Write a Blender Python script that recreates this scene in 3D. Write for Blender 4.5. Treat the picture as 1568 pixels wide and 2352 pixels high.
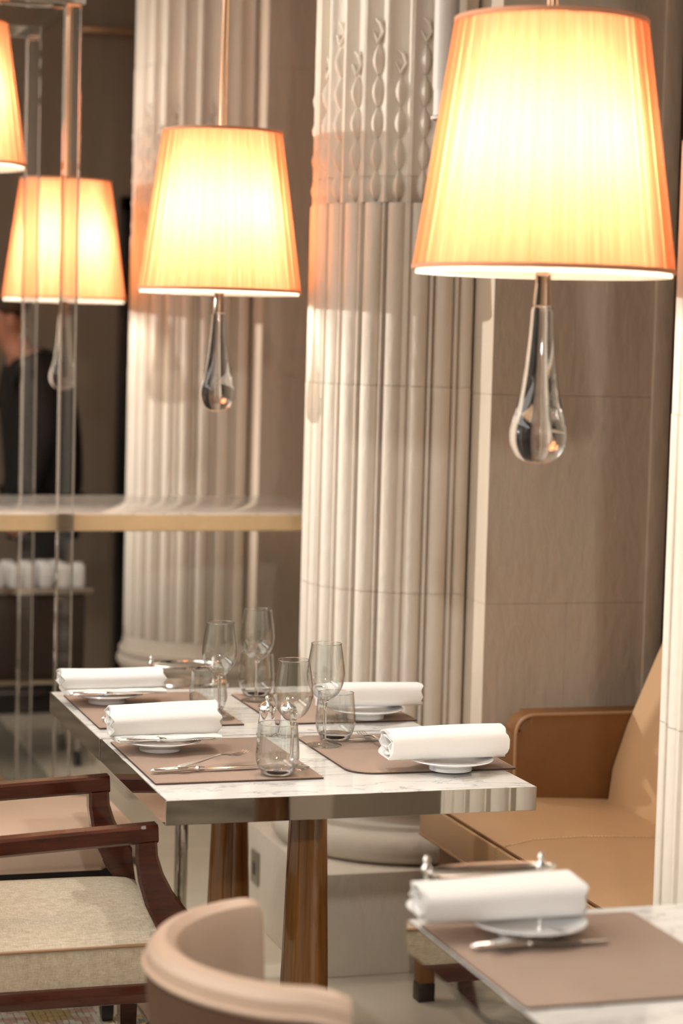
import bpy, bmesh, math, random
from math import sin, cos, pi, radians, atan, sqrt
from mathutils import Vector, Matrix
random.seed(7)
for o in list(bpy.data.objects):
    bpy.data.objects.remove(o)
SC = bpy.context.scene
COL = SC.collection

# ------------------------------------------------------------------ camera
F, HEYE, Y0, ROLL, YAW = 5000.0, 1.58, 785.0, 0.026, radians(17.4)
pitch = -atan((1176 - Y0) / F)
fw = Vector((sin(YAW) * cos(pitch), cos(YAW) * cos(pitch), sin(pitch)))
r0 = Vector((cos(YAW), -sin(YAW), 0)); u0 = r0.cross(fw)
cr = r0 * cos(ROLL) + u0 * sin(ROLL); cu = -r0 * sin(ROLL) + u0 * cos(ROLL)
cd = bpy.data.cameras.new('camera'); cam = bpy.data.objects.new('camera', cd); COL.objects.link(cam)
m = Matrix((cr, cu, -fw)).transposed().to_4x4(); m.translation = (0, 0, HEYE)
cam.matrix_world = m
cd.sensor_fit = 'VERTICAL'; cd.sensor_height = 36.0; cd.lens = F / 2352 * 36.0
cd.clip_start = 0.05; cd.clip_end = 60
cd.dof.use_dof = True; cd.dof.focus_distance = 4.32; cd.dof.aperture_fstop = 2.9
SC.camera = cam

def ray(x, y): return fw + cr * ((x - 784) / F) - cu * ((y - 1176) / F)
def at_z(x, y, z):
    d = ray(x, y); return Vector((0, 0, HEYE)) + d * ((z - HEYE) / d.z)
def at_y(x, y, Y):
    d = ray(x, y); return Vector((0, 0, HEYE)) + d * (Y / d.y)

# ------------------------------------------------------------------ world, exposure, spotlights, added fill lights
w = bpy.data.worlds.new('World'); SC.world = w; w.use_nodes = True
w.node_tree.nodes['Background'].inputs[0].default_value = (0.05, 0.04, 0.03, 1)
w.node_tree.nodes['Background'].inputs[1].default_value = 1.0
SC.view_settings.view_transform = 'Standard'; SC.view_settings.look = 'None'
SC.view_settings.exposure = 0.0; SC.view_settings.gamma = 1.0
SC.view_settings.use_curve_mapping = False
cy = SC.cycles
cy.use_denoising = True; cy.max_bounces = 9; cy.transmission_bounces = 8; cy.transparent_max_bounces = 20
cy.glossy_bounces = 4; cy.diffuse_bounces = 4; cy.sample_clamp_indirect = 8.0
cy.caustics_reflective = False; cy.caustics_refractive = False

def spot(x, y, power, z=3.85, aim=(0, 0), ang=80, size=0.06, col=(1, .86, .7)):
    l = bpy.data.lights.new('ceiling_spotlight', 'SPOT'); l.energy = power; l.color = col
    l.spot_size = radians(ang); l.spot_blend = 0.9; l.shadow_soft_size = size
    o = bpy.data.objects.new('ceiling_spotlight', l); COL.objects.link(o); o.location = (x, y, z)
    o.rotation_euler = Vector((aim[0] - x, aim[1] - y, (aim[2] if len(aim) > 2 else 0) - z)).to_track_quat('-Z', 'Y').to_euler()
def area(x, y, sx, sy, power, z=3.88, col=(1, .85, .68), up=False):
    l = bpy.data.lights.new('added_fill_light', 'AREA'); l.shape = 'RECTANGLE'; l.size = sx; l.size_y = sy
    l.energy = power; l.color = col
    o = bpy.data.objects.new('added_fill_light', l); COL.objects.link(o); o.location = (x, y, z)
    if up: o.rotation_euler = (pi, 0, 0)
W = (1, .95, .89)
# track spotlights that rake each column from across the room
spot(-6.4, 6.45, 2600, z=2.27, aim=(1.75, 3.24, 1.75), ang=19, size=.04, col=W)
spot(-6.4, 8.70, 2800, z=2.27, aim=(1.75, 5.43, 1.75), ang=19, size=.04, col=W)
spot(-6.4, 9.85, 2500, z=2.25, aim=(1.75, 7.60, 1.75), ang=19, size=.04, col=W)
# spotlight from the camera's side of the room
spot(0.2, -.45, 170, z=2.35, aim=(1.7, 4.6, 1.0), ang=50, size=.05, col=W)
# downlights over the tables
spot(0.1, 4.5, 130, aim=(1.10, 4.35, .75), ang=48, col=W)
spot(1.55, 5.05, 350, aim=(.95, 4.2, .5), ang=40, col=W)
spot(0.3, 3.1, 100, aim=(1.1, 2.8, .75), ang=50, col=W)
area(-1.8, 3.0, 2.6, 7.0, 95, col=W)  # added soft fill from above, not a fitting of the room
area(-5.4, 4.0, 2.0, 9.0, 260, col=W)  # added fill to brighten the left room and what reflects it
area(-2.2, 4.0, 2.2, 8.0, 105, z=3.2, col=W, up=True)   # added upward fill, bounced off the ceiling for soft ambient

# ------------------------------------------------------------------ materials
def newmat(name):
    mt = bpy.data.materials.new(name); mt.use_nodes = True
    nt = mt.node_tree; nt.nodes.clear()
    out = nt.nodes.new('ShaderNodeOutputMaterial')
    return mt, nt, out
def N(nt, t, **kw):
    n = nt.nodes.new(t)
    for k, v in kw.items():
        if k.startswith('_'): setattr(n, k[1:], v)
        else: n.inputs[k].default_value = v
    return n
def c4(c): return (c[0], c[1], c[2], 1)
def principled(name, col, rough=.5, metal=0, coat=0, noise=0, nscale=8, stretch=(1, 1, 1), col2=None, bump=0, bscale=None, spec=.5, sheen=0, coatr=.05):
    mt, nt, out = newmat(name)
    p = N(nt, 'ShaderNodeBsdfPrincipled'); nt.links.new(p.outputs[0], out.inputs[0])
    p.inputs['Base Color'].default_value = c4(col); p.inputs['Roughness'].default_value = rough
    p.inputs['Metallic'].default_value = metal; p.inputs['Coat Weight'].default_value = coat
    p.inputs['Coat Roughness'].default_value = coatr
    p.inputs['Specular IOR Level'].default_value = spec; p.inputs['Sheen Weight'].default_value = sheen
    if noise or bump:
        tc = N(nt, 'ShaderNodeTexCoord'); mp = N(nt, 'ShaderNodeMapping'); mp.inputs['Scale'].default_value = stretch
        nt.links.new(tc.outputs['Object'], mp.inputs[0])
    if noise:
        n1 = N(nt, 'ShaderNodeTexNoise', Scale=nscale, Detail=6.0, Roughness=.6)
        nt.links.new(mp.outputs[0], n1.inputs['Vector'])
        cr_ = N(nt, 'ShaderNodeValToRGB'); cr_.color_ramp.elements[0].position = .3; cr_.color_ramp.elements[1].position = .7
        c2 = col2 or tuple(v * .6 for v in col)
        mix = tuple(a + (b - a) * noise for a, b in zip(col, c2))
        cr_.color_ramp.elements[0].color = c4(mix); cr_.color_ramp.elements[1].color = c4(col)
        nt.links.new(n1.outputs['Fac'], cr_.inputs[0]); nt.links.new(cr_.outputs[0], p.inputs['Base Color'])
    if bump:
        n2 = N(nt, 'ShaderNodeTexNoise', Scale=bscale or nscale * 4, Detail=4.0)
        nt.links.new(mp.outputs[0], n2.inputs['Vector'])
        b = N(nt, 'ShaderNodeBump', Strength=bump, Distance=.01); nt.links.new(n2.outputs['Fac'], b.inputs['Height'])
        nt.links.new(b.outputs[0], p.inputs['Normal'])
    return mt
M = {}
M['stone'] = principled('pale_limestone', (.70, .64, .56), .75, noise=.5, nscale=5, stretch=(1, 1, .5), col2=(.56, .49, .40), bump=.25, bscale=60)
M['wallstone'] = principled('beige_wall_stone', (.58, .49, .39), .8, noise=.55, nscale=4, stretch=(1, 1, .4), col2=(.43, .35, .27), bump=.3, bscale=45)
M['plaster'] = principled('ceiling_plaster', (.78, .74, .68), .9)
M['backwall'] = principled('brown_wall_panel', (.30, .235, .175), .8, noise=.5, nscale=6, stretch=(2, 2, .15), col2=(.19, .145, .105))
M['roomwall'] = principled('pale_room_wall', (.62, .57, .51), .8)
M['floorpale'] = principled('pale_floor_stone', (.80, .75, .64), .22, noise=.4, nscale=3, col2=(.54, .48, .37), coat=.2)
M['floorgreen'] = principled('grey_green_floor_stone', (.36, .35, .28), .25, noise=.5, nscale=9, col2=(.25, .25, .20))
M['floortan'] = principled('tan_floor_stone', (.45, .30, .20), .3, noise=.5, nscale=9)
M['floorbase'] = principled('mosaic_floor_field', (.46, .41, .33), .25, noise=.95, nscale=5, col2=(.05, .045, .04))
M['tess_cream'] = principled('cream_tessera', (.66, .61, .50), .3)
M['tess_ochre'] = principled('ochre_tessera', (.45, .33, .14), .3)
M['tess_grey'] = principled('slate_tessera', (.10, .11, .11), .3)
M['tess_pink'] = principled('rose_tessera', (.52, .36, .28), .3)
M['chrome'] = principled('polished_chrome', (.64, .62, .59), .03, metal=1)
M['silver'] = principled('silver_plate', (.92, .90, .87), .14, metal=1)
M['copper'] = principled('copper_rod', (.85, .55, .36), .15, metal=1)
M['brass'] = principled('satin_brass', (.72, .56, .33), .45, metal=.3, noise=.3, nscale=14)
M['mat'] = principled('tan_leather_mat', (.36, .265, .21), .48, noise=.35, nscale=7, bump=.1, bscale=220)
M['matdark'] = principled('dark_leather_edge', (.06, .035, .028), .6)
M['banq'] = principled('caramel_leather', (.54, .34, .185), .42, noise=.25, nscale=5, col2=(.46, .28, .14), bump=.06, bscale=160)
M['banqdark'] = principled('brown_suede_leather', (.20, .085, .022), .55, noise=.4, nscale=9, col2=(.13, .055, .015), bump=.06, bscale=120)
M['piping'] = principled('leather_piping', (.42, .25, .14), .45)
M['stitch'] = principled('pale_thread', (.75, .6, .4), .7)
M['tub'] = principled('blush_tan_leather', (.62, .46, .35), .42, noise=.2, nscale=4, bump=.05, bscale=150)
M['tubout'] = principled('brown_leather_shell', (.12, .06, .035), .5, noise=.3, nscale=5)
M['mahog'] = principled('polished_mahogany', (.10, .022, .010), .2, noise=.85, nscale=9, stretch=(1.2, 9, 9), col2=(.03, .007, .004), coat=.7)
M['legwood'] = principled('polished_walnut', (.30, .13, .035), .2, noise=.85, nscale=6, stretch=(9, 9, .5), col2=(.11, .04, .010), coat=1)
M['napkin'] = principled('white_linen', (.86, .85, .83), .85, bump=.12, bscale=420, sheen=.2)
M['porcelain'] = principled('white_porcelain', (.86, .87, .88), .12, coat=.3)
M['black'] = principled('black_lacquer', (.012, .010, .010), .3)
M['darkbrown'] = principled('dark_brown_cabinet', (.03, .018, .014), .4)
M['suit'] = principled('black_suit', (.008, .007, .008), .8)
M['skin'] = principled('skin', (.52, .25, .17), .5)
M['hair'] = principled('brown_hair', (.045, .022, .015), .6)
M['white'] = principled('white_shirt', (.8, .78, .76), .7)
M['darkglass'] = principled('night_window_glass', (.006, .006, .008), .05)
M['socket'] = principled('grey_metal_plate', (.36, .33, .27), .35, metal=.6)
M['paint'] = principled('pale_grey_paint', (.62, .58, .54), .5)
M['rimtape'] = principled('rose_rim_tape', (.55, .25, .14), .8)

def fabric():
    mt, nt, out = newmat('woven_linen')
    p = N(nt, 'ShaderNodeBsdfPrincipled', Roughness=.85); nt.links.new(p.outputs[0], out.inputs[0])
    tc = N(nt, 'ShaderNodeTexCoord')
    f = None; hs = []
    for st in ((900, 110, 110), (110, 900, 110), (110, 110, 900)):
        mp = N(nt, 'ShaderNodeMapping'); mp.inputs['Scale'].default_value = st
        nt.links.new(tc.outputs['Object'], mp.inputs[0])
        n = N(nt, 'ShaderNodeTexNoise', Scale=.55, Detail=3.0, Roughness=.7); nt.links.new(mp.outputs[0], n.inputs['Vector']); hs.append(n)
    ad = N(nt, 'ShaderNodeMath', _operation='ADD'); nt.links.new(hs[0].outputs['Fac'], ad.inputs[0]); nt.links.new(hs[1].outputs['Fac'], ad.inputs[1])
    ad2 = N(nt, 'ShaderNodeMath', _operation='ADD'); nt.links.new(ad.outputs[0], ad2.inputs[0]); nt.links.new(hs[2].outputs['Fac'], ad2.inputs[1]); ad = ad2
    cr_ = N(nt, 'ShaderNodeValToRGB'); cr_.color_ramp.elements[0].position = .33; cr_.color_ramp.elements[1].position = .68
    ml = N(nt, 'ShaderNodeMath', _operation='MULTIPLY'); ml.inputs[1].default_value = .3333; nt.links.new(ad.outputs[0], ml.inputs[0])
    cr_.color_ramp.elements[0].color = (.36, .28, .18, 1); cr_.color_ramp.elements[1].color = (.74, .66, .52, 1)
    nt.links.new(ml.outputs[0], cr_.inputs[0]); nt.links.new(cr_.outputs[0], p.inputs['Base Color'])
    b = N(nt, 'ShaderNodeBump', Strength=.4, Distance=.002); nt.links.new(ml.outputs[0], b.inputs['Height']); nt.links.new(b.outputs[0], p.inputs['Normal'])
    return mt
M['fabric'] = fabric()

def marble():
    mt, nt, out = newmat('white_marble')
    p = N(nt, 'ShaderNodeBsdfPrincipled', Roughness=.12); nt.links.new(p.outputs[0], out.inputs[0])
    tc = N(nt, 'ShaderNodeTexCoord'); mp = N(nt, 'ShaderNodeMapping'); mp.inputs['Scale'].default_value = (3.0, 9.0, 3.0); mp.inputs['Rotation'].default_value = (0, 0, .35)
    nt.links.new(tc.outputs['Object'], mp.inputs[0])
    n = N(nt, 'ShaderNodeTexNoise', Scale=1.3, Detail=8.0, Roughness=.62, Distortion=1.2); nt.links.new(mp.outputs[0], n.inputs['Vector'])
    cr_ = N(nt, 'ShaderNodeValToRGB'); e = cr_.color_ramp.elements
    e[0].position = .40; e[0].color = (.76, .75, .72, 1); e[1].position = .53; e[1].color = (.77, .76, .73, 1)
    x = e.new(.485); x.color = (.45, .44, .43, 1); x = e.new(.465); x.color = (.72, .71, .69, 1); x = e.new(.505); x.color = (.74, .73, .70, 1)
    nt.links.new(n.outputs['Fac'], cr_.inputs[0]); nt.links.new(cr_.outputs[0], p.inputs['Base Color'])
    return mt
M['marble'] = marble()

def thin_glass():
    mt, nt, out = newmat('clear_thin_glass')
    lw = N(nt, 'ShaderNodeLayerWeight', Blend=.5)
    t = N(nt, 'ShaderNodeBsdfTransparent'); g = N(nt, 'ShaderNodeBsdfGlossy', Roughness=.015)
    rp = N(nt, 'ShaderNodeValToRGB'); e = rp.color_ramp.elements          # grey tint painted toward the outline, standing in for refraction
    e[0].position = .35; e[0].color = (.975, .985, .98, 1); e[1].position = 1.0; e[1].color = (.42, .41, .40, 1)
    k = e.new(.85); k.color = (.90, .90, .89, 1)
    nt.links.new(lw.outputs['Facing'], rp.inputs[0]); nt.links.new(rp.outputs[0], t.inputs[0])
    pw = N(nt, 'ShaderNodeMath', _operation='POWER'); pw.inputs[1].default_value = 3.0; nt.links.new(lw.outputs['Facing'], pw.inputs[0])
    f = N(nt, 'ShaderNodeMath', _operation='MULTIPLY_ADD'); f.inputs[1].default_value = .75; f.inputs[2].default_value = .085; nt.links.new(pw.outputs[0], f.inputs[0])
    mx = N(nt, 'ShaderNodeMixShader'); nt.links.new(f.outputs[0], mx.inputs[0]); nt.links.new(t.outputs[0], mx.inputs[1]); nt.links.new(g.outputs[0], mx.inputs[2])
    nt.links.new(mx.outputs[0], out.inputs[0]); return mt
M['thinglass'] = thin_glass()
def frosted():
    mt, nt, out = newmat('pale_pressed_glass')
    a = N(nt, 'ShaderNodeBsdfTransparent'); b_ = N(nt, 'ShaderNodeBsdfPrincipled', Roughness=.1); b_.inputs['Base Color'].default_value = (.85, .86, .86, 1)
    mx = N(nt, 'ShaderNodeMixShader', Fac=.55); nt.links.new(a.outputs[0], mx.inputs[1]); nt.links.new(b_.outputs[0], mx.inputs[2])
    nt.links.new(mx.outputs[0], out.inputs[0]); return mt
M['pressed'] = frosted()
def solid_glass(name, col, ior=1.49, rough=0.0):
    mt, nt, out = newmat(name)
    g = N(nt, 'ShaderNodeBsdfGlass', IOR=ior, Roughness=rough); g.inputs[0].default_value = c4(col)
    nt.links.new(g.outputs[0], out.inputs[0]); return mt
M['crystal'] = solid_glass('solid_crystal', (.98, .98, .98), 1.5)
M['acrylic'] = solid_glass('clear_acrylic', (.98, .975, .97), 1.49, 0.0)
M['amberglass'] = solid_glass('amber_glass_neck', (1, .9, .8), 1.45, .05)

def shade_mat(name, ctr, cdir, transp, streak):
    mt, nt, out = newmat(name)
    tl = N(nt, 'ShaderNodeBsdfTranslucent'); df = N(nt, 'ShaderNodeBsdfDiffuse'); tr = N(nt, 'ShaderNodeBsdfTransparent')
    tr.inputs[0].default_value = c4(cdir)
    df.inputs[0].default_value = c4(ctr)
    if streak:
        tc = N(nt, 'ShaderNodeTexCoord'); sx = N(nt, 'ShaderNodeSeparateXYZ'); nt.links.new(tc.outputs['Object'], sx.inputs[0])
        at = N(nt, 'ShaderNodeMath', _operation='ARCTAN2'); nt.links.new(sx.outputs[1], at.inputs[0]); nt.links.new(sx.outputs[0], at.inputs[1])
        cr_ = N(nt, 'ShaderNodeValToRGB'); cr_.color_ramp.elements[0].position = .34; cr_.color_ramp.elements[1].position = .60
        cr_.color_ramp.elements[0].color = c4((ctr[0] * .92, ctr[1] * .52, ctr[2] * .34)); cr_.color_ramp.elements[1].color = c4(ctr)
        n = N(nt, 'ShaderNodeTexNoise', Scale=11.0, Detail=5.0, Roughness=.75); n.noise_dimensions = '1D'
        nt.links.new(at.outputs[0], n.inputs['W']); nt.links.new(n.outputs['Fac'], cr_.inputs[0])
        nt.links.new(cr_.outputs[0], tl.inputs[0])
    else:
        tl.inputs[0].default_value = c4(ctr)
    m1 = N(nt, 'ShaderNodeMixShader', Fac=.25); nt.links.new(tl.outputs[0], m1.inputs[1]); nt.links.new(df.outputs[0], m1.inputs[2])
    m2 = N(nt, 'ShaderNodeMixShader', Fac=transp); nt.links.new(m1.outputs[0], m2.inputs[1]); nt.links.new(tr.outputs[0], m2.inputs[2])
    nt.links.new(m2.outputs[0], out.inputs[0]); return mt
M['shade'] = shade_mat('peach_pleated_silk', (.97, .49, .29), (1, .60, .33), .30, True)
M['lining'] = shade_mat('white_shade_lining', (.97, .93, .86), (1, .92, .8), .0, False)
def emis(name, col, s):
    mt, nt, out = newmat(name); e = N(nt, 'ShaderNodeEmission', Strength=s); e.inputs[0].default_value = c4(col)
    nt.links.new(e.outputs[0], out.inputs[0]); return mt
M['bulb'] = emis('lit_bulb', (1, .84, .64), 92)

# ------------------------------------------------------------------ builders
class B:
    def __init__(s): s.bm = bmesh.new()
    def box(s, x0, x1, y0, y1, z0, z1, bev=0, seg=2):
        r = bmesh.ops.create_cube(s.bm, size=1.0)
        vs = r['verts']
        for v in vs:
            v.co = Vector((x0 + (v.co.x + .5) * (x1 - x0), y0 + (v.co.y + .5) * (y1 - y0), z0 + (v.co.z + .5) * (z1 - z0)))
        if bev:
            es = list({e for v in vs for e in v.link_edges})
            bmesh.ops.bevel(s.bm, geom=es, offset=bev, segments=seg, affect='EDGES', profile=.5)
        return s
    def rings(s, rings, closed=True, cap=True):
        vr = [[s.bm.verts.new(p) for p in r] for r in rings]
        n = len(vr[0])
        for a, b in zip(vr, vr[1:]):
            for i in range(n if closed else n - 1):
                j = (i + 1) % n
                try: s.bm.faces.new((a[i], a[j], b[j], b[i]))
                except ValueError: pass
        if cap and closed:
            for r in (vr[0], vr[-1]):
                try: s.bm.faces.new(r)
                except ValueError: pass
        return s
    def lathe(s, prof, c=(0, 0, 0), n=32, a0=0, a1=2 * pi, cap=False, f=None):
        full = abs(a1 - a0 - 2 * pi) < 1e-6
        k = n if full else n + 1
        R = []
        for r, z in prof:
            r = max(r, 1e-5)
            R.append([(c[0] + (f(r, t) if f else r) * cos(t), c[1] + (f(r, t) if f else r) * sin(t), c[2] + z) for t in (a0 + (a1 - a0) * i / n for i in range(k))])
        s.rings(R, closed=full, cap=cap); return s
    def tube(s, pts, rad, n=10, cap=True):
        pts = [Vector(p) for p in pts]; R = []
        prev = None
        for i, p in enumerate(pts):
            d = (pts[min(i + 1, len(pts) - 1)] - pts[max(i - 1, 0)]).normalized()
            if prev is None:
                a = d.orthogonal().normalized()
            else:
                a = (prev - d * prev.dot(d)).normalized()
            prev = a; b = d.cross(a)
            r = rad[i] if isinstance(rad, (list, tuple)) else rad
            R.append([p + (a * cos(t) + b * sin(t)) * r for t in (2 * pi * j / n for j in range(n))])
        return s.rings(R, True, cap)
    def sweep(s, pts, secs, side):      # rectangular section: side = fixed side vector, secs = (half_side, half_height)
        pts = [Vector(p) for p in pts]; side = Vector(side); R = []
        for i, p in enumerate(pts):
            d = (pts[min(i + 1, len(pts) - 1)] - pts[max(i - 1, 0)]).normalized()
            up = side.cross(d).normalized(); sd = d.cross(up).normalized()
            a, b = secs[i] if isinstance(secs, list) else secs
            q = min(a, b) * .3
            R.append([p + sd * x + up * y for x, y in ((-a + q, -b), (a - q, -b), (a, -b + q), (a, b - q), (a - q, b), (-a + q, b), (-a, b - q), (-a, -b + q))])
        return s.rings(R, True, True)
    def prism(s, poly, axis, a, b, bev=0):
        def P(u, v, k): return {'x': (k, u, v), 'y': (u, k, v), 'z': (u, v, k)}[axis]
        va = [s.bm.verts.new(P(u, v, a)) for u, v in poly]; vb = [s.bm.verts.new(P(u, v, b)) for u, v in poly]
        n = len(poly)
        fs = [s.bm.faces.new(va), s.bm.faces.new(vb)]
        for i in range(n): fs.append(s.bm.faces.new((va[i], va[(i + 1) % n], vb[(i + 1) % n], vb[i])))
        if bev:
            es = list({e for f in fs[:2] for e in f.edges})
            bmesh.ops.bevel(s.bm, geom=es, offset=bev, segments=2, affect='EDGES', profile=.5)
        return s
    def build(s, name, mat, parent=None, world=True, sharp=35, flat=False):
        bmesh.ops.recalc_face_normals(s.bm, faces=s.bm.faces)
        if parent is not None and world:
            o = parent
            while o is not None:
                bmesh.ops.translate(s.bm, vec=-o.location, verts=s.bm.verts); o = o.parent
        me = bpy.data.meshes.new(name); s.bm.to_mesh(me); s.bm.free()
        if not flat:
            me.polygons.foreach_set('use_smooth', [True] * len(me.polygons))
            me.set_sharp_from_angle(angle=radians(sharp))
        for mm in (mat if isinstance(mat, (list, tuple)) else [mat]): me.materials.append(M[mm])
        ob = bpy.data.objects.new(name, me); COL.objects.link(ob)
        if parent is not None: ob.parent = parent
        return ob
def tag(o, label=None, cat=None, group=None, kind=None):
    if label: o['label'] = label
    if cat: o['category'] = cat
    if group: o['group'] = group
    if kind: o['kind'] = kind
    return o
def thing(name, label, cat, loc=(0, 0, 0), rot=(0, 0, 0), group=None):
    o = bpy.data.objects.new(name, None); COL.objects.link(o); o.location = loc; o.rotation_euler = rot
    o.empty_display_size = .05
    return tag(o, label, cat, group)
def struct(o): o['kind'] = 'structure'; return o
def share(src, parent, loc=(0, 0, 0), rot=(0, 0, 0), scale=(1, 1, 1)):
    c = src.copy(); COL.objects.link(c); c.parent = parent; c.location = loc; c.rotation_euler = rot; c.scale = scale
    return c
def rounded(x0, x1, y0, y1, r, n=6):
    if not isinstance(r, (list, tuple)): r = [r] * 4
    P = []
    for (cx, cy, a), q in zip(((x1, y1, 0), (x0, y1, pi / 2), (x0, y0, pi), (x1, y0, 1.5 * pi)), r):
        sx = 1 if cx == x1 else -1; sy = 1 if cy == y1 else -1
        for i in range(n + 1):
            t = a + pi / 2 * i / n
            P.append((cx - sx * q + q * cos(t), cy - sy * q + q * sin(t)))
    return P

# ------------------------------------------------------------------ the room
CEIL = 3.95
XW, XE, XG = 1.95, 2.43, 2.56        # pier front, end of reveal, window plane
COLS = [(1.9, 3.24, .29), (1.9, 5.43, .29), (1.885, 7.60, .30)]
fl = struct(B().box(-7, XG + .1, -2.5, 10.1, -.12, -.004).build('floor', 'floorbase'))
def slab(x0, x1, y0, y1, mat):
    B().box(x0 + .0012, x1 - .0012, y0 + .0012, y1 - .0012, -.02, 0, .0012, 1).build('floor_slab', mat, fl)
y = 1.5; k = 0
while y < 10:
    L = .62
    xs = [1.33, 1.87, XG + .05] if k % 2 else [1.33, 2.12, XG + .05]
    for a, b in zip(xs, xs[1:]): slab(a, b, y, min(y + L, 10.05), 'floorpale')
    slab(1.17, 1.33, y, min(y + L, 10.05), 'floorgreen')
    y += L; k += 1
for i in range(12): slab(1.08, 1.17, 2.0 + i * .5, 2.5 + i * .5, 'floortan')
# mosaic field: tesserae in the visible corner
bt = B(); rnd = random.Random(3)
tm = []
st = .0145
ny = int((5.75 - 4.45) / st); nx = int((1.08 - .45) / st)
for j in range(ny):
    for i in range(nx):
        x = .45 + (i + .5) * st; yv = 4.45 + (j + .5) * st
        u = ((x - .86) / .34); v = ((yv - 4.93) / .34)
        d1 = abs(u) + abs(v); rr = math.hypot(u, v); th = math.atan2(v, u)
        mi = 0
        if abs(d1 - .86) < .05 or d1 > 1.25 and d1 < 1.33: mi = 2
        elif rr < .16: mi = 1
        elif rr < .34: mi = 3 if sin(8 * th) > -.3 else 0
        elif rr < .40: mi = 0
        elif .45 < rr < .70 and abs(sin(4 * th)) > .75: mi = 1
        elif 1.0 < d1 < 1.2 and sin(18 * th) > 0: mi = 1
        jx, jy = rnd.uniform(-.0012, .0012), rnd.uniform(-.0012, .0012); h = st * .44
        a = rnd.uniform(-.12, .12)
        q = [(cos(a) * p - sin(a) * r + x + jx, sin(a) * p + cos(a) * r + yv + jy, 0) for p, r in ((-h, -h), (h, -h), (h, h), (-h, h))]
        top = [bt.bm.verts.new(p) for p in q]; bot = [bt.bm.verts.new((p[0], p[1], -.004)) for p in q]
        f = bt.bm.faces.new(top); f.material_index = mi
        for e in range(4):
            g = bt.bm.faces.new((top[e], top[(e + 1) % 4], bot[(e + 1) % 4], bot[e])); g.material_index = mi
mo = bt.build('mosaic_tesserae', ['tess_cream', 'tess_ochre', 'tess_grey', 'tess_pink'], fl, flat=True)
mo['kind'] = 'stuff'; mo['label'] = 'cream, ochre and slate floor mosaic under the armchair'

struct(B().box(-7, XG + .1, -2.5, 10.1, CEIL, CEIL + .1).build('ceiling', 'plaster'))
wl = struct(B().box(-7.1, -7, -2.5, 10.1, 0, CEIL).build('wall_left', 'roomwall'))
wf = struct(B().box(-7, XG + .1, -2.6, -2.5, 0, CEIL).build('wall_front', 'roomwall'))
wb = struct(B().box(-7, XG + .1, 10.0, 10.1, 0, CEIL).build('wall_back', 'backwall'))
# right wall: stone piers built of coursed blocks
wr = struct(B().box(XG + .1, XG + .2, -2.5, 10.1, 0, CEIL).build('wall_right', 'black'))
for cx, cyv, r in COLS:
    a, b = cyv - .415, cyv + .415
    z = 0; kk = 0
    while z < CEIL - .01:
        h = .42 if z == 0 else .52
        z1 = min(z + h, CEIL)
        cuts = [XW, 2.17, XE] if kk % 2 else [XW, XE]
        for x0, x1 in zip(cuts, cuts[1:]):
            B().box(x0 + .0002, x1 - .0002, a, b, z + .0002, z1 - .0002, .0009, 1).build('stone_block', 'wallstone', wr)
        z = z1; kk += 1
    # slim stone jamb beside the window
    B().box(XE - .05, XE, a - .012, a - .0005, .02, CEIL, .004, 2).build('window_jamb', 'wallstone', wr)
# near pier toward the camera and far bay closers
B().box(XW, XE, -2.5, 1.3, 0, CEIL, .002, 1).build('stone_block', 'wallstone', wr)
for i, (a, b) in enumerate(((3.66, 5.01), (5.85, 7.18), (8.02, 9.93), (1.31, 2.82))):
    wn = thing('window_%d' % (i + 1), None, None, (XG, (a + b) / 2, 0)); wn['kind'] = 'structure'
    B().box(XG - .004, XG, a + .05, b - .05, .1, 3.4).build('pane', 'darkglass', wn)
    fb = B()
    for (p, q, zz0, zz1) in ((a, a + .06, 0, CEIL), (b - .06, b, 0, CEIL), ((a + b) / 2 - .03, (a + b) / 2 + .03, .1, 3.4)):
        fb.box(XE + .004, XG + .01, p, q, zz0, zz1, .003, 1) if q - p > .061 else fb.box(XG - .05, XG + .01, p, q, zz0, zz1, .003, 1)
    fb.box(XG - .05, XG + .01, a, b, 0, .1, .003, 1); fb.box(XG - .05, XG + .01, a, b, 3.4, CEIL, .003, 1)
    fb.build('window_frame', 'black', wn)
    # window latch knob seen on the dark frame
    B().tube([(XG - .05, a + 1.0, 1.2), (XG - .09, a + 1.0, 1.2)], .012, 10).build('latch', 'brass', wn)
dr = thing('door_1', None, None, (2.42, 9.99, 0)); dr['kind'] = 'structure'
B().box(2.02, 2.09, 9.94, 9.995, 0, 2.22, .004).build('door_frame', 'black', dr)
B().box(2.02, XG, 9.94, 9.995, 2.15, 2.22, .004).build('door_frame', 'black', dr)
B().box(2.092, XG, 9.955, 9.99, .005, 2.148, .004).build('door_leaf', 'darkbrown', dr)
B().tube([(2.15, 9.95, 1.02), (2.15, 9.91, 1.02), (2.27, 9.91, 1.02)], .01, 8).build('door_handle', 'brass', dr)

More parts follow.
